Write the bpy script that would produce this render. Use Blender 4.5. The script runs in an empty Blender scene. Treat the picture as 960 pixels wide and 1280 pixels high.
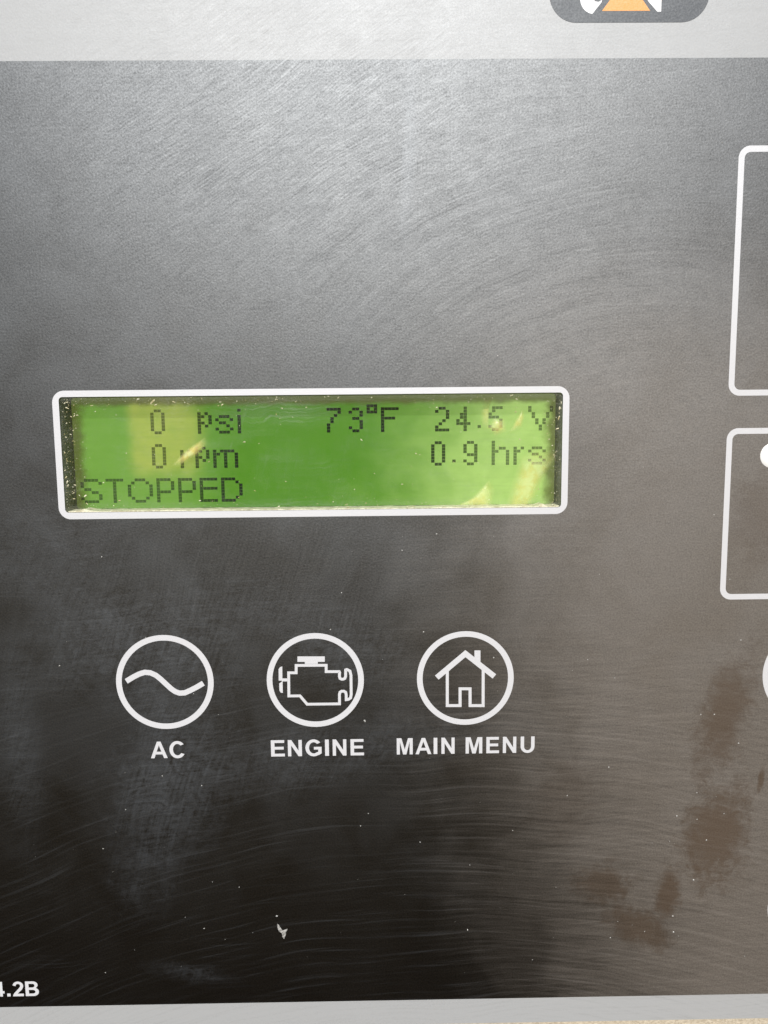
import bpy, math, random
from mathutils import Vector, Matrix
from mathutils.geometry import tessellate_polygon

S = bpy.context.scene
COL = S.collection
MM = 0.001
BASE = Vector((0.0, 0.0, 1.25))          # panel centre, metres above the ground

# ------------------------------------------------------------------ camera
cd = bpy.data.cameras.new("camera")
cam = bpy.data.objects.new("camera", cd)
COL.objects.link(cam)
cd.sensor_fit = 'VERTICAL'
cd.sensor_height = 36.0
cd.lens = 27.0281
cd.clip_start = 0.002
cd.clip_end = 200.0
_f, _r, _u = (0.010537, 0.992560, -0.121300), (0.999884, -0.011787, -0.009596), (0.010955, 0.121185, 0.992569)
cam.matrix_world = Matrix(((_r[0], _u[0], -_f[0], -1.5805 * MM + BASE.x),
                           (_r[1], _u[1], -_f[1], -148.8840 * MM + BASE.y),
                           (_r[2], _u[2], -_f[2], 18.1951 * MM + BASE.z),
                           (0, 0, 0, 1)))
S.camera = cam

# ------------------------------------------------------------------ sky and sun
SUN_EL, SUN_AZ = 34.0, 0.5               # degrees; azimuth from straight in front, minus = left
w = bpy.data.worlds.new("World")
S.world = w
w.use_nodes = True
wt = w.node_tree
sky = wt.nodes.new("ShaderNodeTexSky")
sky.sky_type = 'NISHITA'
sky.sun_disc = False
sky.sun_elevation = math.radians(SUN_EL)
sky.sun_rotation = math.radians(180.0 - SUN_AZ)
sky.air_density = 1.0
sky.dust_density = 1.5
bg = wt.nodes["Background"]
bg.inputs[1].default_value = 0.09
wt.links.new(sky.outputs[0], bg.inputs[0])
sl = bpy.data.lights.new("sun", 'SUN')
sl.energy = 3.7
sl.angle = math.radians(0.5)
sl.color = (1.0, 0.985, 0.965)
sun = bpy.data.objects.new("sun", sl)
COL.objects.link(sun)
_e, _a = math.radians(SUN_EL), math.radians(SUN_AZ)
sundir = Vector((math.sin(_a) * math.cos(_e), -math.cos(_a) * math.cos(_e), math.sin(_e)))
sun.rotation_euler = sundir.to_track_quat('Z', 'Y').to_euler()
sun.location = BASE + sundir * 3
S.view_settings.view_transform = 'Standard'
S.view_settings.look = 'None'
S.view_settings.exposure = 0.0
S.view_settings.gamma = 1.0
S.view_settings.use_curve_mapping = False

# ------------------------------------------------------------------ node helpers
class V:
    """A node socket (or number) that can be used in arithmetic."""
    def __init__(s, t, k): s.t, s.k = t, k
    def _m(s, op, *o, clamp=False):
        n = s.t.nodes.new("ShaderNodeMath"); n.operation = op; n.use_clamp = clamp
        for i, x in enumerate((s,) + o):
            if isinstance(x, V): s.t.links.new(x.k, n.inputs[i])
            else: n.inputs[i].default_value = x
        return V(s.t, n.outputs[0])
    def __add__(s, o): return s._m('ADD', o)
    __radd__ = __add__
    def __sub__(s, o): return s._m('SUBTRACT', o)
    def __rsub__(s, o): return (s * -1.0) + o
    def __mul__(s, o): return s._m('MULTIPLY', o)
    __rmul__ = __mul__
    def __truediv__(s, o): return s._m('DIVIDE', o)
    def pow(s, o): return s._m('POWER', o)
    def sqrt(s): return s._m('SQRT')
    def max(s, o): return s._m('MAXIMUM', o)
    def min(s, o): return s._m('MINIMUM', o)
    def clamp(s): return s._m('ADD', 0.0, clamp=True)
    def atan2(s, o): return s._m('ARCTAN2', o)
    def step(s, a, b):
        n = s.t.nodes.new("ShaderNodeMapRange"); n.interpolation_type = 'SMOOTHERSTEP'
        s.t.links.new(s.k, n.inputs[0])
        n.inputs[1].default_value = a; n.inputs[2].default_value = b
        if a > b:
            n.inputs[1].default_value = b; n.inputs[2].default_value = a
            n.inputs[3].default_value = 1; n.inputs[4].default_value = 0
        return V(s.t, n.outputs[0])

def vec(t, x, y, z=0.0):
    n = t.nodes.new("ShaderNodeCombineXYZ")
    for i, q in enumerate((x, y, z)):
        if isinstance(q, V): t.links.new(q.k, n.inputs[i])
        else: n.inputs[i].default_value = q
    return n.outputs[0]

def noise(t, v, scale=1.0, detail=2.0, rough=0.55, dist=0.0):
    n = t.nodes.new("ShaderNodeTexNoise")
    t.links.new(v, n.inputs['Vector'])
    n.inputs['Scale'].default_value = scale
    n.inputs['Detail'].default_value = detail
    n.inputs['Roughness'].default_value = rough
    n.inputs['Distortion'].default_value = dist
    return V(t, n.outputs[0])

def rgb(t, c):
    n = t.nodes.new("ShaderNodeRGB"); n.outputs[0].default_value = (*c, 1); return n.outputs[0]

def mixc(t, a, b, f):
    n = t.nodes.new("ShaderNodeMix"); n.data_type = 'RGBA'; n.clamp_factor = True
    for sock, x in ((n.inputs[0], f), (n.inputs[6], a), (n.inputs[7], b)):
        if isinstance(x, V): t.links.new(x.k, sock)
        elif isinstance(x, tuple): sock.default_value = (*x, 1)
        elif isinstance(x, (int, float)): sock.default_value = x
        else: t.links.new(x, sock)
    return n.outputs[2]

def new_mat(name):
    m = bpy.data.materials.new(name); m.use_nodes = True
    t = m.node_tree
    p = t.nodes["Principled BSDF"]
    tc = t.nodes.new("ShaderNodeTexCoord")
    sp = t.nodes.new("ShaderNodeSeparateXYZ")
    t.links.new(tc.outputs['Object'], sp.inputs[0])
    return m, t, p, V(t, sp.outputs[0]) * 1000.0, V(t, sp.outputs[2]) * 1000.0

def streak(t, x, z, ang, along, across, seed, detail=2.0):
    c, s = math.cos(math.radians(ang)), math.sin(math.radians(ang))
    return noise(t, vec(t, (x * c + z * s) / along, (z * c - x * s) / across, seed), 1.0, detail, 0.6)

def polar(t, x, z, cx, cz, along, across, seed, R, detail=2.0):
    dx, dz = x - cx, z - cz
    r = (dx * dx + dz * dz).sqrt()
    return noise(t, vec(t, dz.atan2(dx) * (R / along), r / across, seed), 1.0, detail, 0.6)

def blob(t, x, z, cx, cz, rx, rz, n, soft=0.5, ang=0.0):
    c, s = math.cos(math.radians(ang)), math.sin(math.radians(ang))
    dx, dz = x - cx, z - cz
    u, v = (dx * c + dz * s) / rx, (dz * c - dx * s) / rz
    d = (u * u + v * v).sqrt() + (n - 0.5) * 1.5
    return d.step(1.0 + soft * 0.5, 1.0 - soft)

# ------------------------------------------------------------------ the soiled polyester film of the panel face
SHEEN, SHEEN_R = 0.107, 0.482
def film(name, ink, dust_gain=1.0, sheen=1.0):
    m, t, p, x, z = new_mat(name)
    P = vec(t, x, z, 0.0)
    # velvet grain of the film, cloudy soiling
    pebble = noise(t, P, 2.4, 2.0, 0.6)
    grain = noise(t, P, 3.0, 2.0, 0.7)
    cloud = noise(t, P, 0.055, 4.0, 0.6, 0.6)
    cloud2 = noise(t, vec(t, x, z, 7.3), 0.11, 4.0, 0.62, 0.8)
    warp = noise(t, vec(t, x, z, 3.1), 0.03, 2.0, 0.5)
    warp2 = noise(t, vec(t, x, z, 5.9), 0.035, 1.0, 0.5)
    xw, zw = x + (warp - 0.5) * 8.0, z + (warp2 - 0.5) * 4.5
    # wiping marks: slanted strokes, big arcs, level wipes, steep scrub marks
    diag = streak(t, xw, zw, 33.0, 5.5, 0.30, 1.0, 2.0)
    diag2 = streak(t, xw, zw, 21.0, 4.0, 0.42, 31.0, 3.0)
    smear = noise(t, vec(t, x * 0.8, z, 17.0), 0.42, 5.0, 0.68, 1.6)
    brk = noise(t, vec(t, x, z, 23.0), 0.16, 3.0, 0.6).step(0.36, 0.62)
    arcs = polar(t, xw, zw, 54.99, -27.23, 17.0, 0.42, 4.0, 70.0, 2.0)
    lev = streak(t, xw, zw, 3.0, 22.0, 0.50, 9.0, 3.0)
    scrub = streak(t, xw, zw, 72.0, 9.0, 0.5, 15.0, 3.0)
    lowarc = polar(t, x, zw, 12.64, -282.36, 26.0, 0.7, 21.0, 190.0, 3.0)
    nm = noise(t, vec(t, x, z, 11.0), 0.045, 3.0, 0.6)
    arcs2 = polar(t, xw, zw, 54.99, -27.23, 30.0, 2.2, 44.0, 70.0, 2.0)
    mdiag = blob(t, x, z, -21.47, 67.06, 50, 33, nm, 0.8)
    marc = blob(t, x, z, 24.52, 46.72, 46, 30, cloud2, 0.7)
    mscrub = blob(t, x, z, -28.52, -14.77, 38, 20, cloud, 0.8)
    mlow = z.step(-15.0, -45.0)
    wipe = (diag - 0.5) * mdiag * (brk * 0.5 + 0.5) * 1.0 + (diag2 - 0.5) * (1.0 - brk) * z.step(15, 60) * 0.35 + (arcs - 0.5) * marc * (brk * 0.4 + 0.25) + (arcs2 - 0.5) * marc * 0.32 \
        + (scrub - 0.5) * mscrub * 0.6 + (smear - 0.5) * (z.step(-10, 60) * 0.35 + 0.12) \
        + (lev - 0.5) * (x.step(-25.0, 45.0) * z.step(-10.0, -45.0) * 0.42 + z.step(30, 75) * 0.16 + 0.08) + (lowarc - 0.5) * mlow * 0.52
    # grey dust film: hazy patches with the wiping marks in them
    p1 = blob(t, x, z, -65.71, -7.15, 24, 14, cloud2, 0.9)
    p2 = blob(t, x, z, -43.47, -51.80, 12, 26, cloud2, 0.95, -18)
    p3 = blob(t, x, z, -46.21, -23.45, 24, 11, nm, 0.9, 8)
    p4 = blob(t, x, z, -9.80, -25.55, 17, 9, cloud, 0.9, -30)
    p5 = blob(t, x, z, -6.95, -48.09, 34, 8, nm, 0.95, 10)
    p6 = blob(t, x, z, -42.05, -96.77, 9, 2.2, cloud2, 0.95, -12)
    p7 = blob(t, x, z, -73.76, -46.26, 5, 24, smear, 0.95)
    p8 = blob(t, x, z, -13.41, -7.76, 26, 12, smear, 0.95)
    patches = p7 * 0.4 + p8 * 0.12 + p1 * 0.3 + p2 * 0.62 + p3 * 0.55 + p4 * 0.5 + p5 * 0.4 + p6 * 0.3
    fine = diag2 * 0.15 + scrub * 0.25 + lev * 0.2 + smear * 0.4
    lines = lowarc.step(0.52, 0.78) * mlow * 0.05 + lev.step(0.56, 0.78) * 0.03
    fade = z.step(-105.0, -20.0)
    dust = (patches * ((fine - 0.40) * 1.1).max(0.0) * 0.62 + lines * 0.55
            + (fade * 0.024 + 0.001) * cloud.step(0.3, 0.7) + z.step(0.0, 60.0) * 0.02 * (cloud2 * 0.5 + 0.6)
            + wipe * 0.012).max(0.0)
    dust = dust + blob(t, x + (smear - 0.5) * 4.0, z, 5.22, 66.91, 1.5, 17.0, cloud2, 0.9, -3) * (0.05 + (fine - 0.4) * 0.25).max(0.0) \
        + blob(t, x, z, -46.43, 67.20, 9.0, 17.0, smear, 0.9, -4) * (grain - 0.42).max(0.0) * 0.22
    # tan dust settled over the right-hand side, with finger marks rubbed into it
    ramp = (x + (cloud - 0.5) * 20.0 + (cloud2 - 0.5) * 8.0 + (lowarc - 0.5) * mlow * 20.0 + (lev - 0.5) * 10.0 + z * 0.03 + (z + 30.0).min(0.0) * 0.27).step(-15.0, 62.0)
    low = 1.0 - z.step(8.0, 70.0) * 0.85
    rag = (cloud2 * 0.5 + smear * 0.5 - 0.5) * 1.9 + 0.5
    rub = blob(t, x, z, 68.35, -68.27, 7.0, 11.5, rag, 0.75, -8)
    rub = rub.max(blob(t, x, z, 68.57, -43.27, 5.0, 14.0, rag, 0.85, -14) * 0.9)
    rub = rub.max(blob(t, x, z, 44.20, -78.48, 6.5, 5.0, rag, 0.72) * 0.9)
    rub = rub.max(blob(t, x, z, 58.48, -80.51, 2.8, 6.0, rag, 0.72, -6) * 1.0)
    rub = rub.max(blob(t, x, z, 52.53, -88.51, 8.5, 4.0, rag, 0.72, -32) * 0.9)
    rub = rub.max(blob(t, x, z, 35.52, -59.89, 7.0, 9.0, rag, 0.7) * 0.3)
    rub = rub.max(blob(t, x, z, 74.23, -3.20, 6.0, 10.0, rag, 0.85) * 0.45)
    rub = rub.max(blob(t, x, z, 76.72, -56.21, 0.6, 2.6, rag, 0.72, -8))
    brown = ramp * low * (0.95 + wipe * 1.1 + (grain - 0.5) * 0.9 + (smear - 0.5) * 0.25) * (1.0 - rub * 0.60)
    rubc = rub * ramp
    c = mixc(t, ink, (0.45, 0.50, 0.56), dust * dust_gain)
    c = mixc(t, c, (0.42, 0.365, 0.31), brown * (0.33 * dust_gain))
    c = mixc(t, c, (0.17, 0.105, 0.06), rubc * (0.30 * dust_gain))
    if name == 'silver_film':
        c = mixc(t, c, (0.20, 0.195, 0.185), (wipe * -1.3 + (smear - 0.55) * 0.6 * z.step(60.0, 80.0) + (grain - 0.5) * 0.5).clamp())
    t.links.new(c, p.inputs['Base Color'])
    b = t.nodes.new("ShaderNodeBump")
    b.inputs['Strength'].default_value = 0.30
    b.inputs['Distance'].default_value = 0.00005
    t.links.new((pebble + wipe * 0.25).k, b.inputs['Height'])
    # the film is a velvet hard coat: diffuse ink under a broad, even sheen
    t.links.new(b.outputs[0], p.inputs['Normal'])
    p.inputs['Specular IOR Level'].default_value = 0.0
    p.inputs['Roughness'].default_value = 1.0
    gl = t.nodes.new("ShaderNodeBsdfGlossy"); gl.distribution = 'BECKMANN'; gl.inputs['Color'].default_value = (0.92, 0.965, 1.0, 1)
    rgh = SHEEN_R + (cloud - 0.5) * 0.07 - wipe * 0.05
    t.links.new(rgh.clamp().k, gl.inputs['Roughness'])
    t.links.new(b.outputs[0], gl.inputs['Normal'])
    spec = (SHEEN * sheen * (1.0 + wipe * 1.1 + (cloud2 - 0.5) * 0.22 + (grain - 0.5) * (1.5 if name != 'white_print' else 0.5))).max(0.02)
    mx = t.nodes.new("ShaderNodeMixShader")
    t.links.new(spec.k, mx.inputs[0]); t.links.new(p.outputs[0], mx.inputs[1]); t.links.new(gl.outputs[0], mx.inputs[2])
    t.links.new(mx.outputs[0], t.nodes['Material Output'].inputs[0])
    return m

M = {}
M['ink'] = film("dark_grey_film", (0.0044, 0.0036, 0.0031))
M['silver'] = film("silver_film", (0.395, 0.40, 0.40), 0.15, 0.5)
M['white'] = film("white_print", (0.655, 0.655, 0.67), 0.3, 0.8)
M['badge'] = film("badge_grey_film", (0.045, 0.050, 0.058), 0.6, 0.42)
M['badge_white'] = film("badge_white_print", (0.82, 0.82, 0.82), 0.2, 0.6)
M['orange'] = film("orange_print", (0.80, 0.34, 0.05), 0.2, 0.45)

# cabinet paint: beige, pebbled
m, t, p, x, z = new_mat("beige_textured_paint")
P = vec(t, x, z)
n1, n2 = noise(t, P, 1.5, 3.0, 0.65), noise(t, P, 0.06, 3.0)
t.links.new(mixc(t, (0.44, 0.37, 0.27), (0.66, 0.58, 0.45), n1.step(0.35, 0.68) * 0.7 + n2 * 0.3), p.inputs['Base Color'])
p.inputs['Roughness'].default_value = 0.6
b = t.nodes.new("ShaderNodeBump"); b.inputs['Distance'].default_value = 0.0004; b.inputs['Strength'].default_value = 0.7
t.links.new(n1.k, b.inputs['Height']); t.links.new(b.outputs[0], p.inputs['Normal'])
M['beige'] = m

# plain edge of the plate
m, t, p, x, z = new_mat("plate_aluminium")
t.links.new(mixc(t, (0.35, 0.35, 0.36), (0.5, 0.5, 0.5), noise(t, vec(t, x, z), 0.8)), p.inputs['Base Color'])
p.inputs['Metallic'].default_value = 0.7; p.inputs['Roughness'].default_value = 0.5
M['plate'] = m

# liquid crystal screen: back-lit green diffuser, with yellow and pale window reflections painted in
m, t, p, x, z = new_mat("green_lcd")
P = vec(t, x, z)
n1, n2 = noise(t, P, 0.07, 3.0, 0.55, 0.5), noise(t, P, 0.35, 4.0, 0.6)
grid = noise(t, vec(t, x / 9.0, z / 0.35, 2.0), 1.0, 2.0)
sx = x + (n1 - 0.5) * 5.0
refl_l = sx.step(-52.12, -48.31) * sx.step(-33.66, -40.99) * (z + (n1 - 0.5) * 4).step(4.32, 10.28)
refl_r = (x + (n1 - 0.5) * 26.0 - z * 0.35).step(-15.05, 25.94)
lf = x.step(-23.86, -47.82)
c = mixc(t, (0.085, 0.285, 0.008), (0.22, 0.45, 0.07), lf * 0.8 + (n2 - 0.5) * 0.5)
c = mixc(t, c, (0.55, 0.60, 0.12), refl_l * (0.62 + (n2 - 0.5) * 0.5))
c = mixc(t, c, (0.56, 0.83, 0.23), refl_r * (0.86 + (n2 - 0.5) * 0.4))
c = mixc(t, c, (0.06, 0.15, 0.02), (grid - 0.45) * 0.35)
# the darker olive margin of the glass
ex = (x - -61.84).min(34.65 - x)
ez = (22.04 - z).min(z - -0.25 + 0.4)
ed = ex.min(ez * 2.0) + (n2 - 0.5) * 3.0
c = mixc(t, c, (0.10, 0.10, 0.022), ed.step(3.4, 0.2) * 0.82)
t.links.new(mixc(t, c, (0.0, 0.0, 0.0), 0.85), p.inputs['Base Color'])
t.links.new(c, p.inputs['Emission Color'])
p.inputs['Emission Strength'].default_value = 0.74
p.inputs['Roughness'].default_value = 0.35
p.inputs['Specular IOR Level'].default_value = 0.3
M['lcd'] = m

m, t, p, x, z = new_mat("lcd_dark_segment")
n1 = noise(t, vec(t, x, z), 0.12, 2.0)
out = t.nodes['Material Output']
tr = t.nodes.new("ShaderNodeBsdfTransparent")
mx = t.nodes.new("ShaderNodeMixShader")
p.inputs['Base Color'].default_value = (0.006, 0.012, 0.009, 1); p.inputs['Specular IOR Level'].default_value = 0.0
p.inputs['Roughness'].default_value = 0.4
t.links.new((0.95 - x.step(-23.86, -47.82) * 0.30 - x.step(3.40, 25.94) * 0.32 + (n1 - 0.5) * 0.2).k, mx.inputs[0])
t.links.new(tr.outputs[0], mx.inputs[1]); t.links.new(p.outputs[0], mx.inputs[2]); t.links.new(mx.outputs[0], out.inputs[0])
M['seg'] = m

# clear window, wiped with dusty fingers
m, t, p, x, z = new_mat("clear_window")
out = t.nodes['Material Output']
t.nodes.remove(p)
tr = t.nodes.new("ShaderNodeBsdfTransparent"); tr.inputs[0].default_value = (0.96, 0.97, 0.95, 1)
gl = t.nodes.new("ShaderNodeBsdfGlossy"); gl.distribution = 'BECKMANN'; gl.inputs['Roughness'].default_value = 0.30
df = t.nodes.new("ShaderNodeBsdfDiffuse"); df.inputs[0].default_value = (0.55, 0.56, 0.53, 1)
fr = t.nodes.new("ShaderNodeFresnel"); fr.inputs[0].default_value = 1.33
m1 = t.nodes.new("ShaderNodeMixShader"); m2 = t.nodes.new("ShaderNodeMixShader")
cl = noise(t, vec(t, x, z, 1.0), 0.10, 4.0, 0.6, 0.5)
st = streak(t, x, z + (cl - 0.5) * 5.0, 2.0, 14.0, 0.4, 3.0)
st2 = streak(t, x, z, 74.0, 7.0, 0.5, 8.0)
g = noise(t, vec(t, x, z), 2.6, 2.0)
ex = (x - -62.61).min(34.67 - x)
ez = (22.80 - z).min(z - 0.61)
ed = ex.min(ez) + (g - 0.5) * 4.0
dirt = cl.step(0.36, 0.68) * (0.016 + st.step(0.42, 0.75) * 0.05 + st2.step(0.5, 0.78) * 0.05) + g.step(0.5, 0.75) * 0.03 \
    + ed.step(2.4, -1.0) * 0.13 + blob(t, x, z, -19.76, 19.54, 11, 2.6, cl, 0.8) * (0.04 + st.step(0.4, 0.7) * 0.10)
t.links.new(fr.outputs[0], m1.inputs[0]); t.links.new(tr.outputs[0], m1.inputs[1]); t.links.new(gl.outputs[0], m1.inputs[2])
t.links.new(dirt.k, m2.inputs[0]); t.links.new(m1.outputs[0], m2.inputs[1]); t.links.new(df.outputs[0], m2.inputs[2])
t.links.new(m2.outputs[0], out.inputs[0])
M['window'] = m

# gasket inside the window opening: black foam flecked with grit
m, t, p, x, z = new_mat("gritty_gasket")
tc = [n for n in t.nodes if n.type == 'TEX_COORD'][0]
g1 = noise(t, tc.outputs['Object'], 2300.0, 3.0, 0.7)
t.links.new(mixc(t, (0.095, 0.095, 0.042), (0.28, 0.27, 0.15), g1.step(0.42, 0.70) * 0.6), p.inputs['Base Color'])
p.inputs['Roughness'].default_value = 0.7
b = t.nodes.new("ShaderNodeBump"); b.inputs['Distance'].default_value = 0.0004
t.links.new(g1.k, b.inputs['Height']); t.links.new(b.outputs[0], p.inputs['Normal'])
M['gasket'] = m
m, t, p, x, z = new_mat("lit_cream_edge")  # cream tone carries the sunlight on the opening's bottom wall
tc = [n for n in t.nodes if n.type == 'TEX_COORD'][0]
g1 = noise(t, tc.outputs['Object'], 900.0, 3.0, 0.7)
t.links.new(mixc(t, (0.60, 0.52, 0.36), (0.88, 0.82, 0.66), g1.step(0.35, 0.6)), p.inputs['Base Color'])
p.inputs['Roughness'].default_value = 0.5
M['lit_edge'] = m

# window glints painted as yellow pieces under the pane: soft edged, see-through
m, t, p, x, z = new_mat("glint_paint")
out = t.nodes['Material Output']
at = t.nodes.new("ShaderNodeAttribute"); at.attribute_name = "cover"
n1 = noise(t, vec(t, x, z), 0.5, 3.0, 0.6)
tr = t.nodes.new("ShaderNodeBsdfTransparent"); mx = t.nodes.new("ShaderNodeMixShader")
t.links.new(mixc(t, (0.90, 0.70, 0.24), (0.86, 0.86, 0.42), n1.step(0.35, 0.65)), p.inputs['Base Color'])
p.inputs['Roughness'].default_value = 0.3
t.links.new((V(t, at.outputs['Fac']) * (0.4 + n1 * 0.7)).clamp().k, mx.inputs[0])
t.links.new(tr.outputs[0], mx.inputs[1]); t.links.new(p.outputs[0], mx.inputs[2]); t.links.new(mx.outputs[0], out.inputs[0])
M['film'] = m  # material of the painted window glints

def plain(name, a, b_, scale, rough):
    m, t, p, x, z = new_mat(name)
    tc = [n for n in t.nodes if n.type == 'TEX_COORD'][0]
    g = noise(t, tc.outputs['Object'], scale * 1000.0, 3.0, 0.6)
    t.links.new(mixc(t, a, b_, g.step(0.3, 0.7)), p.inputs['Base Color'])
    p.inputs['Roughness'].default_value = rough
    return m
M['speck'] = plain("pale_dust", (0.25, 0.24, 0.22), (0.72, 0.71, 0.67), 2.2, 0.6)
M['debris'] = plain("golden_grit", (0.45, 0.38, 0.16), (0.85, 0.82, 0.62), 0.9, 0.3)
M['flake'] = plain("pale_flake", (0.16, 0.155, 0.145), (0.5, 0.49, 0.46), 2.5, 0.5)
M['dot'] = plain("white_lens", (0.84, 0.83, 0.80), (0.88, 0.87, 0.84), 0.2, 0.35)

# ------------------------------------------------------------------ mesh helpers (all in millimetres, x right, z up, y = depth away from the viewer)
def link(name, verts, faces, mat, parent=None, smooth=False):
    me = bpy.data.meshes.new(name)
    me.from_pydata([(a * MM, b * MM, c * MM) for a, b, c in verts], [], faces)
    me.update()
    if smooth:
        for f in me.polygons: f.use_smooth = True
    me.materials.append(mat)
    o = bpy.data.objects.new(name, me)
    COL.objects.link(o)
    o.parent = parent
    return o

class Sheet:
    """Flat print or film: outlines with holes, strokes and bands in one plane."""
    def __init__(s, y): s.y, s.v, s.f = y, [], []
    def poly(s, outer, holes=()):
        loops = [outer] + list(holes)
        b0 = len(s.v)
        pts = [[Vector((a, c, 0)) for a, c in l] for l in loops]
        for l in loops: s.v += [(a, s.y, c) for a, c in l]
        for tri in tessellate_polygon(pts):
            q = [s.v[b0 + i] for i in tri]
            cr = (q[1][0] - q[0][0]) * (q[2][2] - q[0][2]) - (q[1][2] - q[0][2]) * (q[2][0] - q[0][0])
            if abs(cr) < 1e-9: continue
            s.f.append(tuple(b0 + i for i in (tri if cr > 0 else tri[::-1])))
        return s
    def band(s, a, b):                       # two loops of equal length, a outside
        n, b0 = len(a), len(s.v)
        s.v += [(q[0], s.y, q[1]) for q in a] + [(q[0], s.y, q[1]) for q in b]
        for i in range(n):
            j = (i + 1) % n
            s.f.append((b0 + i, b0 + j, b0 + n + j, b0 + n + i))
        return s
    def stroke(s, pts, w, closed=False):
        L, Rr = offset(pts, w / 2, closed), offset(pts, -w / 2, closed)
        n, b0 = len(pts), len(s.v)
        s.v += [(q[0], s.y, q[1]) for q in L] + [(q[0], s.y, q[1]) for q in Rr]
        for i in range(n if closed else n - 1):
            j = (i + 1) % n
            s.f.append((b0 + n + i, b0 + n + j, b0 + j, b0 + i))
        return s
    def make(s, name, mat, parent): return link(name, s.v, s.f, mat, parent)

def offset(pts, d, closed):
    out, n = [], len(pts)
    for i in range(n):
        p = Vector(pts[i])
        a = Vector(pts[i - 1]) if (i > 0 or closed) else None
        b = Vector(pts[(i + 1) % n]) if (i < n - 1 or closed) else None
        d1 = (p - a).normalized() if a is not None else None
        d2 = (b - p).normalized() if b is not None else None
        if d1 is None: d1 = d2
        if d2 is None: d2 = d1
        n1, n2 = Vector((-d1.y, d1.x)), Vector((-d2.y, d2.x))
        m_ = (n1 + n2)
        m_ = m_ / max(0.25, m_.length_squared / 2)
        out.append((p.x + m_.x * d, p.y + m_.y * d))
    return out

def arc(cx, cz, r, a0, a1, n=12, rz=None):
    rz = r if rz is None else rz
    return [(cx + r * math.cos(math.radians(a0 + (a1 - a0) * i / n)),
             cz + rz * math.sin(math.radians(a0 + (a1 - a0) * i / n))) for i in range(n + 1)]

def rrect(x0, z0, x1, z1, r, n=8):
    return (arc(x1 - r, z1 - r, r, 0, 90, n) + arc(x0 + r, z1 - r, r, 90, 180, n)
            + arc(x0 + r, z0 + r, r, 180, 270, n) + arc(x1 - r, z0 + r, r, 270, 360, n))

def circle(cx, cz, r, n=72): return arc(cx, cz, r, 0, 360 - 360 / n, n - 1)

# ------------------------------------------------------------------ bold grotesque capitals, in a box 0..1 high
def G(ch):
    """-> natural width, list of (outer, holes)"""
    s, h = 0.20, 0.17
    if ch == 'I': return s, [([(0, 0), (s, 0), (s, 1), (0, 1)], [])]
    if ch == 'E':
        W = 0.76
        return W, [([(0, 0), (W, 0), (W, h), (s, h), (s, .425), (W - .055, .425), (W - .055, .595), (s, .595), (s, 1 - h), (W - .02, 1 - h), (W - .02, 1), (0, 1)], [])]
    if ch == 'N':
        W = 0.80; q = .19
        return W, [([(0, 0), (q, 0), (q, .66), (W - .20, 0), (W, 0), (W, 1), (W - q, 1), (W - q, .345), (.20, 1), (0, 1)], [])]
    if ch == 'M':
        W = 0.97; q = .19
        return W, [([(0, 0), (q, 0), (q, .78), (.385, 0), (W - .385, 0), (W - q, .78), (W - q, 0), (W, 0), (W, 1), (W - .285, 1), (W / 2, .31), (.285, 1), (0, 1)], [])]
    if ch == 'A':
        W = 1.0
        return W, [([(0, 0), (.215, 0), (.295, .225), (.70, .225), (.785, 0), (W, 0), (.61, 1), (.395, 1)], [[(.357, .39), (.50, .775), (.64, .39)]])]
    if ch == 'U':
        W = 0.80; q = .20
        o = [(0, 1)] + arc(.4, .385, .4, 180, 360, 18, .40) + [(W, 1), (W - q, 1)] + arc(.4, .375, .2, 360, 180, 14, .22) + [(q, 1)]
        return W, [(o, [])]
    if ch == 'C':
        W = 0.90
        o = arc(.47, .5, .47, 38, 328, 34, .52) + arc(.47, .5, .262, 322, 46, 28, .345)
        return W, [(o, [])]
    if ch == 'G':
        W = 0.96
        o = arc(.49, .5, .49, 38, 312, 34, .52)
        o = o[:-1] + [(.78, .05), (.955, .155), (.955, .56), (.50, .56), (.50, .395), (.755, .395), (.755, .255)]
        o += arc(.49, .5, .275, 305, 44, 28, .345)
        return W, [(o, [])]
    if ch == '.': return .2, [([(0, 0), (.2, 0), (.2, .2), (0, .2)], [])]
    if ch == '4':
        W = .72
        return W, [([(.41, 0), (.60, 0), (.60, .205), (W, .205), (W, .37), (.60, .37), (.60, 1), (.43, 1), (0, .375), (0, .205), (.41, .205)],
                    [[(.17, .37), (.41, .72), (.41, .37)]])]
    if ch == '2':
        W = .68
        o = [(0, 0), (W, 0), (W, .175), (.30, .175), (.385, .27), (.56, .43), (.64, .56)] + arc(.345, .705, .33, -22, 172, 20, .30)[0:] \
            + [(.205, .69)] + arc(.345, .71, .14, 178, -20, 12, .135) + [(.43, .585), (.28, .42), (.10, .23), (.02, .10)]
        return W, [(o, [])]
    if ch == 'B':
        W = .80
        o = [(0, 0), (.44, 0)] + arc(.47, .29, .325, -85, 62, 14, .29) + arc(.45, .755, .29, -45, 88, 12, .245) + [(0, 1)]
        h1 = [(.20, .17), (.43, .17)] + arc(.44, .295, .15, -80, 80, 10, .125) + [(.20, .425)]
        h2 = [(.20, .585), (.42, .585)] + arc(.43, .71, .125, -80, 80, 10, .123) + [(.20, .835)]
        return W, [(o, [h1, h2])]

def lettering(sh, items, z0, z1):
    """items: (char, left, right) in mm along one baseline"""
    for ch, a, b in items:
        W, ps = G(ch)
        kx, kz = (b - a) / W, (z1 - z0)
        f = lambda l: [(a + q[0] * kx, z0 + q[1] * kz) for q in l]
        for o, hs in ps: sh.poly(f(o), [f(q) for q in hs])
    return sh

def tag(o, label=None, cat=None, group=None, kind=None):
    for k, q in (('label', label), ('category', cat), ('group', group), ('kind', kind)):
        if q: o[k] = q
    return o

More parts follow.
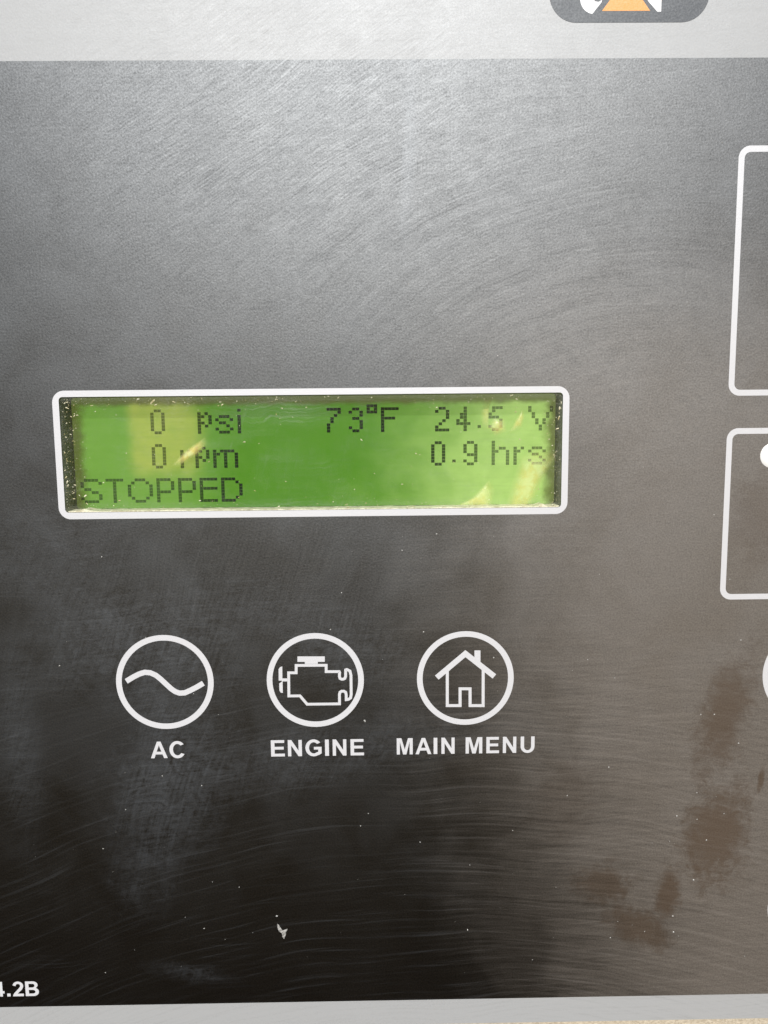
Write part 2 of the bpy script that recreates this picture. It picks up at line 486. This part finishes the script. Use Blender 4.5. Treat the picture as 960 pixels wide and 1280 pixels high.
# ------------------------------------------------------------------ cabinet behind the panel (beige, a strip of it shows under the panel)
PL, PR, PB, PT = -104.0, 236.0, -109.77, 128.0      # outline of the panel plate
OX0, OX1, OZ0, OZ1 = -61.85, 34.6, 0.55, 22.75             # window opening
cab = bpy.data.objects.new("generator_cabinet", None)
COL.objects.link(cab); cab.location = BASE + Vector((0, 0.0009, 0))
tag(cab, "beige textured cabinet surface showing as a thin strip below the grey panel", "cabinet")
ho = [(-75, -10), (50, -10), (50, 32), (-75, 32)]
sh = Sheet(0.0).poly([(-420, -330), (420, -330), (420, 420), (-420, 420)], [ho])
b0 = len(sh.v)
edge = [(-420, -330), (420, -330), (420, 420), (-420, 420)]
v = sh.v + [(a, 0.0, c) for a, c in edge] + [(a, 260.0, c) for a, c in edge]
f = sh.f + [(b0 + i, b0 + 4 + i, b0 + 4 + (i + 1) % 4, b0 + (i + 1) % 4) for i in range(4)] + [(b0 + 7, b0 + 6, b0 + 5, b0 + 4)]
link("front_housing", v, f, M['beige'], cab)

# ------------------------------------------------------------------ the panel
panel = bpy.data.objects.new("control_panel", None)
COL.objects.link(panel); panel.location = BASE
tag(panel, "dusty dark grey control panel with lit green display and three round symbol buttons", "control panel")

YD, YP = -0.04, -0.065                                      # dark film, print
hole = rrect(OX0, OZ0, OX1, OZ1, 0.7, 5)
# plate under the film, with a real edge
o_ = rrect(PL, PB, PR, PT, 2.0)
sh = Sheet(0.0).poly(o_, [hole])
n = len(o_)
v = sh.v + [(a, 0.85, c) for a, c in o_]; b0 = len(sh.v)
f = sh.f + [(i, b0 + i, b0 + (i + 1) % n, (i + 1) % n) for i in range(n)]
link("border_sheet", v, f, M['silver'], panel)
# dark field
FT, FB = 82.99, -104.05
sh = Sheet(YD).poly([(PL + 6, FB), (PR - 6, FB), (PR - 6, FT), (PL + 6, FT)], [hole])
sh.make("dark_field", M['ink'], panel)

# ------------------------------------------------------------------ display
DEP = 6.0
sh = Sheet(DEP).poly([(OX0 - 3, OZ0 - 3), (OX1 + 3, OZ0 - 3), (OX1 + 3, OZ1 + 3), (OX0 - 3, OZ1 + 3)])
disp = sh.make("display", M['lcd'], panel)
ring_o = rrect(-63.1, -0.75, 35.85, 23.95, 2.3, 8)
ring_i = rrect(OX0, OZ0, OX1, OZ1, 0.7, 8)
Sheet(YP).band(ring_o, ring_i).make("border_frame", M['white'], disp)
hv = [(a, YD, c) for a, c in hole] + [(a, DEP + .2, c) for a, c in hole]
n = len(hole)
side = [(i, (i + 1) % n, n + (i + 1) % n, n + i) for i in range(n)]
link("gasket", hv, side, M['gasket'], disp)
# bottom wall of the opening: its sunlight painted in as a rough cream bead
rs = random.Random(4)
v, f = [], []
N = 90
for i in range(N + 1):
    xx = OX0 + .3 + (OX1 - OX0 - .6) * i / N
    hh = .10 + rs.random() * .16 + (.5 if i < 5 or i > N - 4 else 0) * rs.random()
    v += [(xx, .45, OZ0 + .02), (xx, .5, OZ0 + hh), (xx, 4.2, OZ0 + hh * .8 + .02), (xx, 4.3, OZ0 + .02)]
for i in range(N):
    for k in range(3):
        f.append((i * 4 + k, i * 4 + 4 + k, i * 4 + 5 + k, i * 4 + 1 + k))
link("lit_edge", v, f, M['lit_edge'], disp)
Sheet(0.25).poly(rrect(OX0 + .01, OZ0 + .01, OX1 - .01, OZ1 - .01, 0.69, 5)).make("window_pane", M['window'], disp)

PIX = {
 '0': ".11. 1..1 1..1 1..1 1..1 1..1 1..1 .11.", '7': "1111 ...1 ..1. .1.. .1.. 1... 1... 1...",
 '3': ".11. 1..1 ...1 .11. ...1 ...1 1..1 .11.", 'deg': "111 1.1 111", 'F': "11111 1.... 1.... 1111. 1.... 1.... 1.... 1....",
 '2': ".11. 1..1 ...1 ...1 ..1. .1.. 1... 1111", '4': "..1. ..1. .11. .11. 1.1. 1111 ..1. ..1.", '.': "1",
 '5': ".111 .1.. 1... 111. ...1 ...1 1..1 .11.", '9': ".11. 1..1 1..1 1..1 .111 ...1 1..1 .11.",
 'V': "1.....1 1.....1 .1...1. .1...1. ..1.1.. ..1.1.. ...1... ...1...",
 'p': "1.1. 11.1 1..1 11.1 1.1. 1... 1...", 's': ".111. 1...1 .11.. ...1. 1...1 .111.", 'i': "1 . 1 1 1 1 1 1",
 'r': "1.1 11. 1.. 1.. 1.. 1..", 'm': "1.1111. 11.1..1 1..1..1 1..1..1 1..1..1 1..1..1",
 'h': "1.... 1.... 1.11. 11..1 1...1 1...1 1...1 1...1",
 'S': ".1111. 1....1 1..... .11... ...11. .....1 1....1 .1111.", 'T': "11111 ..1.. ..1.. ..1.. ..1.. ..1.. ..1.. ..1..",
 'O': "..111.. .1...1. 1.....1 1.....1 1.....1 1.....1 .1...1. ..111..",
 'P': "1111. 1...1 1...1 1...1 1111. 1.... 1.... 1....", 'E': "11111 1.... 1.... 11111 1.... 1.... 1.... 11111",
 'D': "1111.. 1...1. 1....1 1....1 1....1 1....1 1...1. 1111..",
}
CW, RH = 0.722, 0.617
def row(z_top, chars):
    for ch, xl, r0 in chars:
        sh = Sheet(DEP - 0.12)
        for r, bits in enumerate(PIX[ch].split()):
            for k, q in enumerate(bits):
                if q == '1':
                    x0, z1 = xl + k * CW, z_top - (r0 + r) * RH
                    sh.poly([(x0, z1 - RH * .93), (x0 + CW * .94, z1 - RH * .93), (x0 + CW * .94, z1), (x0, z1)])
        sh.make("character", M['seg'], disp)
row(20.32, [('0', -46.29, 0), ('p', -36.95, 1), ('s', -33.42, 2), ('i', -28.99, 0),
     ('7', -11.20, 0), ('3', -6.82, 0), ('deg', -3.22, -1), ('F', -0.38, 0),
     ('2', 10.46, 0), ('4', 14.71, 0), ('.', 18.97, 6), ('5', 21.14, 0), ('V', 29.09, 0)])
row(13.47, [('0', -46.33, 0), ('r', -40.65, 2), ('p', -37.67, 1), ('m', -34.11, 2),
     ('0', 9.66, 0), ('.', 13.92, 6), ('9', 16.14, 0), ('h', 21.83, 0), ('r', 26.24, 2), ('s', 29.20, 2)])
row(6.62, [('S', -60.90, 0), ('T', -55.86, 0), ('O', -51.46, 0), ('P', -45.67, 0), ('P', -41.34, 0),
     ('E', -37.01, 0), ('D', -32.69, 0)])

def paint_glint(pts, peak, dep, bulge, grow=1.0):
    """A reflected glint painted as a small piece: soft border, raised middle."""
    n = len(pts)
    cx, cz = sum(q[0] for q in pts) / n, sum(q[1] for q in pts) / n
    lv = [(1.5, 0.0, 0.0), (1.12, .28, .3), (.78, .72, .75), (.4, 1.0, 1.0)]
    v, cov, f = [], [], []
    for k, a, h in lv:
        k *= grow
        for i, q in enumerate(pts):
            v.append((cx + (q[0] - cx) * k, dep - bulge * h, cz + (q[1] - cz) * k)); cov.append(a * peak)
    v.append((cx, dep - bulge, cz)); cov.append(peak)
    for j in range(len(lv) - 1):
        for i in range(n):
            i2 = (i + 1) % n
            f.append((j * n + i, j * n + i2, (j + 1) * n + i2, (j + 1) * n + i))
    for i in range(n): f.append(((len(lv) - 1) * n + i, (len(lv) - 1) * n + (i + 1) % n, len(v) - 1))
    o = link("painted_glint", v, f, M['film'], disp, True)  # 'film' is the painted glint material
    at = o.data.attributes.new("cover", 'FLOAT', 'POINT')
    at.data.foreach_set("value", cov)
paint_glint([(-41.40, 9.68), (-39.57, 11.72), (-37.93, 12.97), (-35.83, 14.22), (-35.39, 13.27), (-36.72, 11.54), (-38.50, 10.60), (-40.14, 9.51)], .95, 4.6, .5, .84)
paint_glint([(25.67, 15.67), (26.60, 17.71), (27.54, 18.97), (27.87, 18.02), (27.41, 16.44)], .6, 4.6, .4)
paint_glint([(25.51, 0.13), (26.59, 4.64), (27.99, 8.80), (29.89, 10.06), (33.12, 9.07), (31.24, 5.56), (29.68, 2.03), (28.42, 0.10)], .62, 4.6, .7)
paint_glint([(15.03, 0.57), (18.08, 2.15), (20.64, 4.71), (21.45, 3.41), (20.99, 0.50)], .6, 4.6, .5)
paint_glint([(21.20, 16.19), (22.15, 17.44), (23.74, 17.43), (24.08, 15.69), (22.49, 14.91)], .65, 4.6, .5)
paint_glint([(19.93, 16.83), (19.75, 19.98), (20.53, 22.17), (21.80, 22.16), (21.02, 19.66), (20.88, 16.51)], .42, 4.6, .3)

# ------------------------------------------------------------------ round buttons
def button(cx, cz, label, R=9.72, w_=1.14):
    o = Sheet(YD - 0.01).poly(circle(cx, cz, R - w_ + .02)).make("membrane_button", M['ink'], panel)
    o['label'] = label
    Sheet(YP).band(circle(cx, cz, R), circle(cx, cz, R - w_)).make("ring", M['white'], o)
    return o
def mean(*ps): return sum(ps) / len(ps)

ZB = -33.78
b1 = button(mean(-54.02, -34.17), ZB, "round button with a sine wave, captioned AC")
pts = [(-51.66, -33.45), (-49.78, -32.35)]
sine = [(-51.78, -33.46), (-50.27, -32.56), (-49.13, -32.00), (-48.00, -31.65), (-46.89, -31.78), (-45.80, -32.32), (-44.88, -33.13), (-43.82, -34.22), (-42.90, -35.14), (-42.13, -35.73),
        (-41.26, -36.06), (-40.22, -36.01), (-39.09, -35.52), (-37.78, -34.85), (-36.44, -34.07)]
Sheet(YP).stroke(sine, 1.08).make("symbol", M['white'], b1)
sh = lettering(Sheet(YP), [('A', -47.61, -44.21), ('C', -43.81, -40.70)], -49.64, -46.14)
sh.make("caption", M['white'], b1)

b2 = button(mean(-24.02, -4.12), ZB, "round button with an engine outline, captioned ENGINE")
sh = Sheet(YP)
EW = 0.56
# engine block outline (butt strokes, laid end to end)
sh.stroke([(-9.19, -32.21), (-9.27, -32.04), (-11.87, -32.01), (-11.85, -30.70), (-17.83, -30.65), (-17.87, -32.17), (-19.37, -32.15), (-19.44, -36.96),
           (-17.21, -36.96), (-15.82, -38.73), (-9.31, -38.74), (-9.30, -36.77), (-9.18, -36.32), (-8.85, -36.11), (-8.37, -36.12), (-8.05, -36.34), (-7.95, -36.79),
           (-7.95, -37.89), (-7.50, -37.83), (-7.08, -37.54), (-6.94, -36.80), (-6.93, -32.82), (-7.12, -31.95), (-7.73, -31.62),
           (-7.98, -31.71), (-8.00, -33.05), (-8.17, -33.46), (-8.49, -33.62), (-8.81, -33.62), (-9.13, -33.45), (-9.24, -33.03)], EW, True)
sh.y = YP + 0.006
sh.poly([(-17.53, -28.80), (-12.09, -28.87), (-12.11, -29.99), (-13.49, -29.97), (-13.50, -30.38), (-16.10, -30.36), (-16.09, -29.94), (-17.56, -29.92)][::-1])
sh.make("symbol", M['white'], b2)
sh = Sheet(YP)
sh.stroke([(-20.78, -33.60), (-19.69, -33.62)], .62)
sh.y = YP + 0.006
sh.poly([(-21.39, -33.75), (-21.36, -31.38), (-21.06, -30.97), (-20.61, -30.81), (-20.65, -33.76)][::-1])
sh.poly([(-21.31, -34.34), (-20.62, -33.86), (-20.64, -36.31), (-21.04, -36.24), (-21.31, -35.77)][::-1])
sh.make("fan_mark", M['white'], b2)
# ENGINE
e = lambda a: 330 + a / 6.857
sh = lettering(Sheet(YP), [('E', -23.33, -20.55), ('N', -19.91, -17.08), ('G', -16.37, -13.08),
     ('I', -12.40, -11.61), ('N', -10.85, -8.08), ('E', -7.24, -4.53)], -49.64, -46.20)
sh.make("caption", M['white'], b2)

b3 = button(mean(6.06, 25.93), ZB, "round button with a house outline, captioned MAIN MENU")
sh = Sheet(YP)
sh.stroke([(10.26, -33.55), (15.99, -28.67), (21.83, -33.46)], 1.12)
sh.y = YP + 0.006
sh.poly([(17.80, -28.03), (19.00, -28.05), (19.01, -30.52), (17.81, -29.52)][::-1])
sh.make("symbol", M['white'], b3)
sh = Sheet(YP + 0.006)
sh.stroke([(12.37, -32.19), (12.37, -39.41), (14.95, -39.45), (14.94, -35.94), (16.95, -35.97), (16.97, -39.48), (19.60, -39.52), (19.57, -32.02)], .60)
sh.make("house_outline", M['white'], b3)
sh = lettering(Sheet(YP), [('M', 2.12, 5.36), ('A', 5.92, 9.13), ('I', 9.60, 10.35), ('N', 11.18, 13.86),
     ('M', 16.10, 19.48), ('E', 20.31, 22.89), ('N', 23.66, 26.39), ('U', 27.27, 30.10)],
     -49.59, -46.15)
sh.make("caption", M['white'], b3)

# buttons cut by the right edge of the picture
b4 = button(75.94 + 9.72, ZB, "plain round button cut off by the right edge")
b4['label'] = "round button cut off by the picture's right edge"
sh = Sheet(YP).stroke(arc(79.62 + 9.0, -83.75 - .6, 8.75, 176, 203, 14), .62)
o = sh.make("curved_mark", M['white'], panel); o['label'] = "white curved stroke cut off by the right edge"

# ------------------------------------------------------------------ outlined boxes at the right
def box(x0, z0, x1, z1, label):
    w_ = 1.12
    o = Sheet(YP).band(rrect(x0, z0, x1, z1, 2.2), rrect(x0 + w_, z0 + w_, x1 - w_, z1 - w_, 1.15)).make("outline_box", M['white'], panel)
    o['label'] = label
    return o
box(66.45, 21.81, 112.0, 67.67, "taller white outlined box, upper right")
ob = box(66.55, -18.29, 112.0, 15.60, "shorter white outlined box with a white dot")
# indicator lens: a very flat dome
cx, cz, r = 73.24 + 2.45, 10.23, 2.45
v, f = [], []
for k, (q, d) in enumerate(((1.0, 0.0), (.96, .06), (.7, .14), (.35, .18))):
    v += [(a, YP - d, c) for a, c in circle(cx, cz, r * q, 40)]
for k in range(3):
    for i in range(40):
        j = (i + 1) % 40
        f.append((k * 40 + i, k * 40 + j, k * 40 + 40 + j, k * 40 + 40 + i))
f.append(tuple(range(120, 160)))
link("indicator_dot", v, f, M['dot'], ob, True)

# ------------------------------------------------------------------ badge at the top
bx0, bx1, bz0 = 30.77, 59.89, 89.08
bd = Sheet(YD).poly(rrect(bx0, bz0, bx1, bz0 + 18.0, 5.0, 12)).make("badge", M['badge'], panel)
zc = 90.82
# left letter: round heavy open letter, its foot cut by the triangle
lx = 36.38
o = arc(lx + 4.6, zc + 6.0, 4.7, 52, 228, 22, 6.3) 
o = arc(lx + 2.6, zc + 2.3, 2.6, 180, 262, 10) + [(38.73, 90.66), (40.26, 92.52), (lx + 4.0, zc + 2.15), (lx + 3.4, zc + 1.75), (lx + 2.7, zc + 1.85), (lx + 2.2, zc + 2.5), (lx + 2.2, zc + 8.6),
     (lx + 3.4, zc + 9.4), (lx + 4.8, zc + 9.4), (lx + 5.4, zc + 8.6), (lx + 5.4, zc + 7.6), (lx + 8.0, zc + 7.6), (lx + 8.0, zc + 9.6), (lx + 6.4, zc + 11.8), (lx + 2.4, zc + 11.8), (lx, zc + 9.4)]
Sheet(YP).poly(o).make("letter", M['badge_white'], bd)
tx = 44.78; tz = 91.04
Sheet(YP).poly([(40.36, tz), (49.15, tz), (tx + 1.0, tz + 4.4), (tx - 1.0, tz + 4.4)]).make("triangle", M['orange'], bd)
o = [(tx - 1.6, zc + 5.2), (tx + 1.7, zc + 5.2), (tx + 2.3, zc + 11.6), (tx - 2.3, zc + 11.6)]
Sheet(YP).poly(o).make("letter", M['badge_white'], bd)
o = [(51.15, 90.88), (51.15, zc + 8.8), (52.79, zc + 8.8), (52.79, zc + 11.6), (46.97, zc + 11.6), (46.97, zc + 8.8),
     (48.66, zc + 8.8), (48.66, 92.73), (50.45, 90.88)][::-1]
Sheet(YP).poly(o[::-1]).make("letter", M['badge_white'], bd)

# ------------------------------------------------------------------ version number at the lower left
sh = lettering(Sheet(YP), [('4', -82.90, -80.58), ('.', -80.06, -79.36), ('2', -78.86, -76.59), ('B', -76.19, -73.38)], -101.58, -98.24)
o = sh.make("version_number", M['white'], panel)

# ------------------------------------------------------------------ grit and specks
def grit(name, spots, y, mat, parent, rs):
    v, f = [], []
    for x_, z_, r_, lng, ang in spots:
        b0 = len(v); n = 6
        ca, sa = math.cos(ang), math.sin(ang)
        for i in range(n):
            a = 2 * math.pi * i / n
            q = r_ * (0.7 + .5 * rs.random())
            u_, w_ = math.cos(a) * q * lng, math.sin(a) * q
            v.append((x_ + u_ * ca - w_ * sa, y, z_ + u_ * sa + w_ * ca))
        v.append((x_ + .1 * r_, y - r_ * .8, z_ + .1 * r_))
        for i in range(n): f.append((b0 + i, b0 + (i + 1) % n, b0 + n))
    o = link(name, v, f, mat, parent)
    o['kind'] = 'stuff'
    return o
rs = random.Random(11)
sp = []
while len(sp) < 160:
    x_, z_ = rs.uniform(-82, 80), rs.uniform(FB + 1, FT - 1)
    if OX0 - 2 < x_ < OX1 + 2 and OZ0 - 2 < z_ < OZ1 + 2: continue
    keep = .25 + (.75 if x_ > 5 else .25) * (1 if z_ < 30 else .3)
    if rs.random() > keep: continue
    sp.append((x_, z_, .035 + .10 * rs.random() ** 4, 1 + rs.random() * .6, rs.random() * 6.3))
for q, r_ in (((-23.11, -84.41), .2), ((-28.21, -88.09), .07), ((-37.62, -55.61), .13), ((-53.26, -60.52), .13), ((-45.47, -53.44), .12), ((-10.87, -23.40), .15), ((7.65, -24.13), .15),
              ((21.64, -29.57), .13), ((45.36, -52.94), .15), ((63.76, -41.99), .13), ((66.53, -42.03), .14), ((59.66, -85.88), .15), ((59.95, -89.50), .16), ((63.71, -77.88), .15),
              ((46.67, -90.53), .12), ((66.03, -69.07), .13), ((69.43, -63.34), .13), ((71.71, -48.21), .14), ((68.37, -14.16), .13), ((71.18, -26.59), .14), ((63.31, 68.24), .13),
              ((52.29, 46.94), .1), ((-28.41, 52.73), .12), ((-4.28, -42.37), .22), ((-8.53, -15.97), .12), ((61.00, -90.43), .08), ((63.62, -58.74), .15), ((67.62, -59.66), .1), ((59.68, -63.71), .14)):
    sp.append((q[0], q[1], r_, 1.2, rs.random() * 6.3))
grit("dust_specks", sp, YP - .01, M['speck'], panel, rs)
# glints of grit along the edges of the window
sp = []
for i in range(520):
    side_ = rs.random()
    if side_ < .22:   x_, z_ = OX0 + .3 + abs(rs.gauss(0, 1.6)), rs.uniform(OZ0 + .4, OZ1 - .3)
    elif side_ < .34: x_, z_ = OX1 - .3 - abs(rs.gauss(0, 1.2)), rs.uniform(OZ0 + .4, OZ1 - .3)
    elif side_ < .62: x_, z_ = rs.uniform(OX0 + .5, OX1 - .5), OZ1 - .3 - abs(rs.gauss(0, 1.3))
    elif side_ < .80: x_, z_ = rs.uniform(OX0 + .5, OX1 - .5), OZ0 + .3 + abs(rs.gauss(0, 1.0))
    else:             x_, z_ = rs.uniform(OX0 + .5, OX1 - .5), rs.uniform(OZ0 + .5, OZ1 - .5)
    if -14 < x_ < 6 and 16.5 < z_ < 22: continue
    if not (OX0 + .2 < x_ < OX1 - .2 and OZ0 + .2 < z_ < OZ1 - .2): continue
    sp.append((x_, z_, .035 + .075 * rs.random() ** 3, 1 + 2.2 * rs.random() ** 2, rs.uniform(-.9, .9)))
for q, r_, l_, a_ in (((-44.11, 21.74), .16, 5, .75), ((-43.53, 21.13), .12, 3, .5), ((-40.00, 21.62), .12, 3, -.3), ((-46.83, 22.22), .09, 3, .1), ((-60.45, 20.68), .1, 4, -.5),
                      ((-59.17, 19.15), .1, 2.5, .9), ((-58.55, 19.30), .1, 2.5, .1), ((-57.91, 3.77), .13, 3, .7), ((-57.69, 2.21), .11, 3, -.8), ((-51.32, 2.76), .14, 2, .2), ((-55.71, 21.09), .09, 4, .1),
                      ((-61.40, 7.38), .14, 2, .8), ((-61.30, 6.45), .12, 3, 1.2), ((34.05, 19.79), .13, 3, 1.4), ((33.93, 17.96), .13, 4, 1.3), ((33.66, 15.81), .14, 3, .3), ((34.34, 20.85), .1, 3, 1.5),
                      ((-28.24, 3.14), .12, 1.5, .2), ((-20.53, 19.09), .1, 2, 1.4), ((-7.00, 1.03), .1, 3, .1), ((-1.79, 7.53), .1, 1.2, 0), ((-5.71, 4.46), .09, 1.2, .4), ((-19.01, 6.15), .1, 1.2, 0),
                      ((24.77, 22.31), .07, 5, .2)):
    sp.append((q[0], q[1], r_, l_, a_))
grit("window_grit", sp, .22, M['debris'], disp, rs)

# ------------------------------------------------------------------ torn flake stuck to the panel
fo = [(-23.07, -85.93), (-22.75, -86.30), (-22.19, -87.21), (-21.79, -87.76), (-21.28, -87.41), (-20.89, -87.14), (-21.24, -87.86), (-21.36, -88.67), (-21.71, -89.47),
      (-22.04, -89.01), (-22.15, -88.29), (-22.70, -87.83), (-23.05, -87.01)]
cx, cz = sum(q[0] for q in fo) / len(fo), sum(q[1] for q in fo) / len(fo)
rs = random.Random(3)
v = [(a - cx, rs.uniform(-.25, 0), c - cz) for a, c in fo]
n = len(v)
v += [(a * .55, rs.uniform(-.12, -.02), c * .55) for a, b, c in v[:n]] + [(0, -.03, 0)]
f = [(i, (i + 1) % n, n + (i + 1) % n, n + i) for i in range(n)] + [(n + i, n + (i + 1) % n, 2 * n) for i in range(n)]
fl = link("paint_flake", v, f, M['flake'])
fl.location = BASE + Vector((cx * MM, (YP - .02) * MM, cz * MM))
tag(fl, "small torn pale flake stuck on the dark panel low below the engine button", "flake")
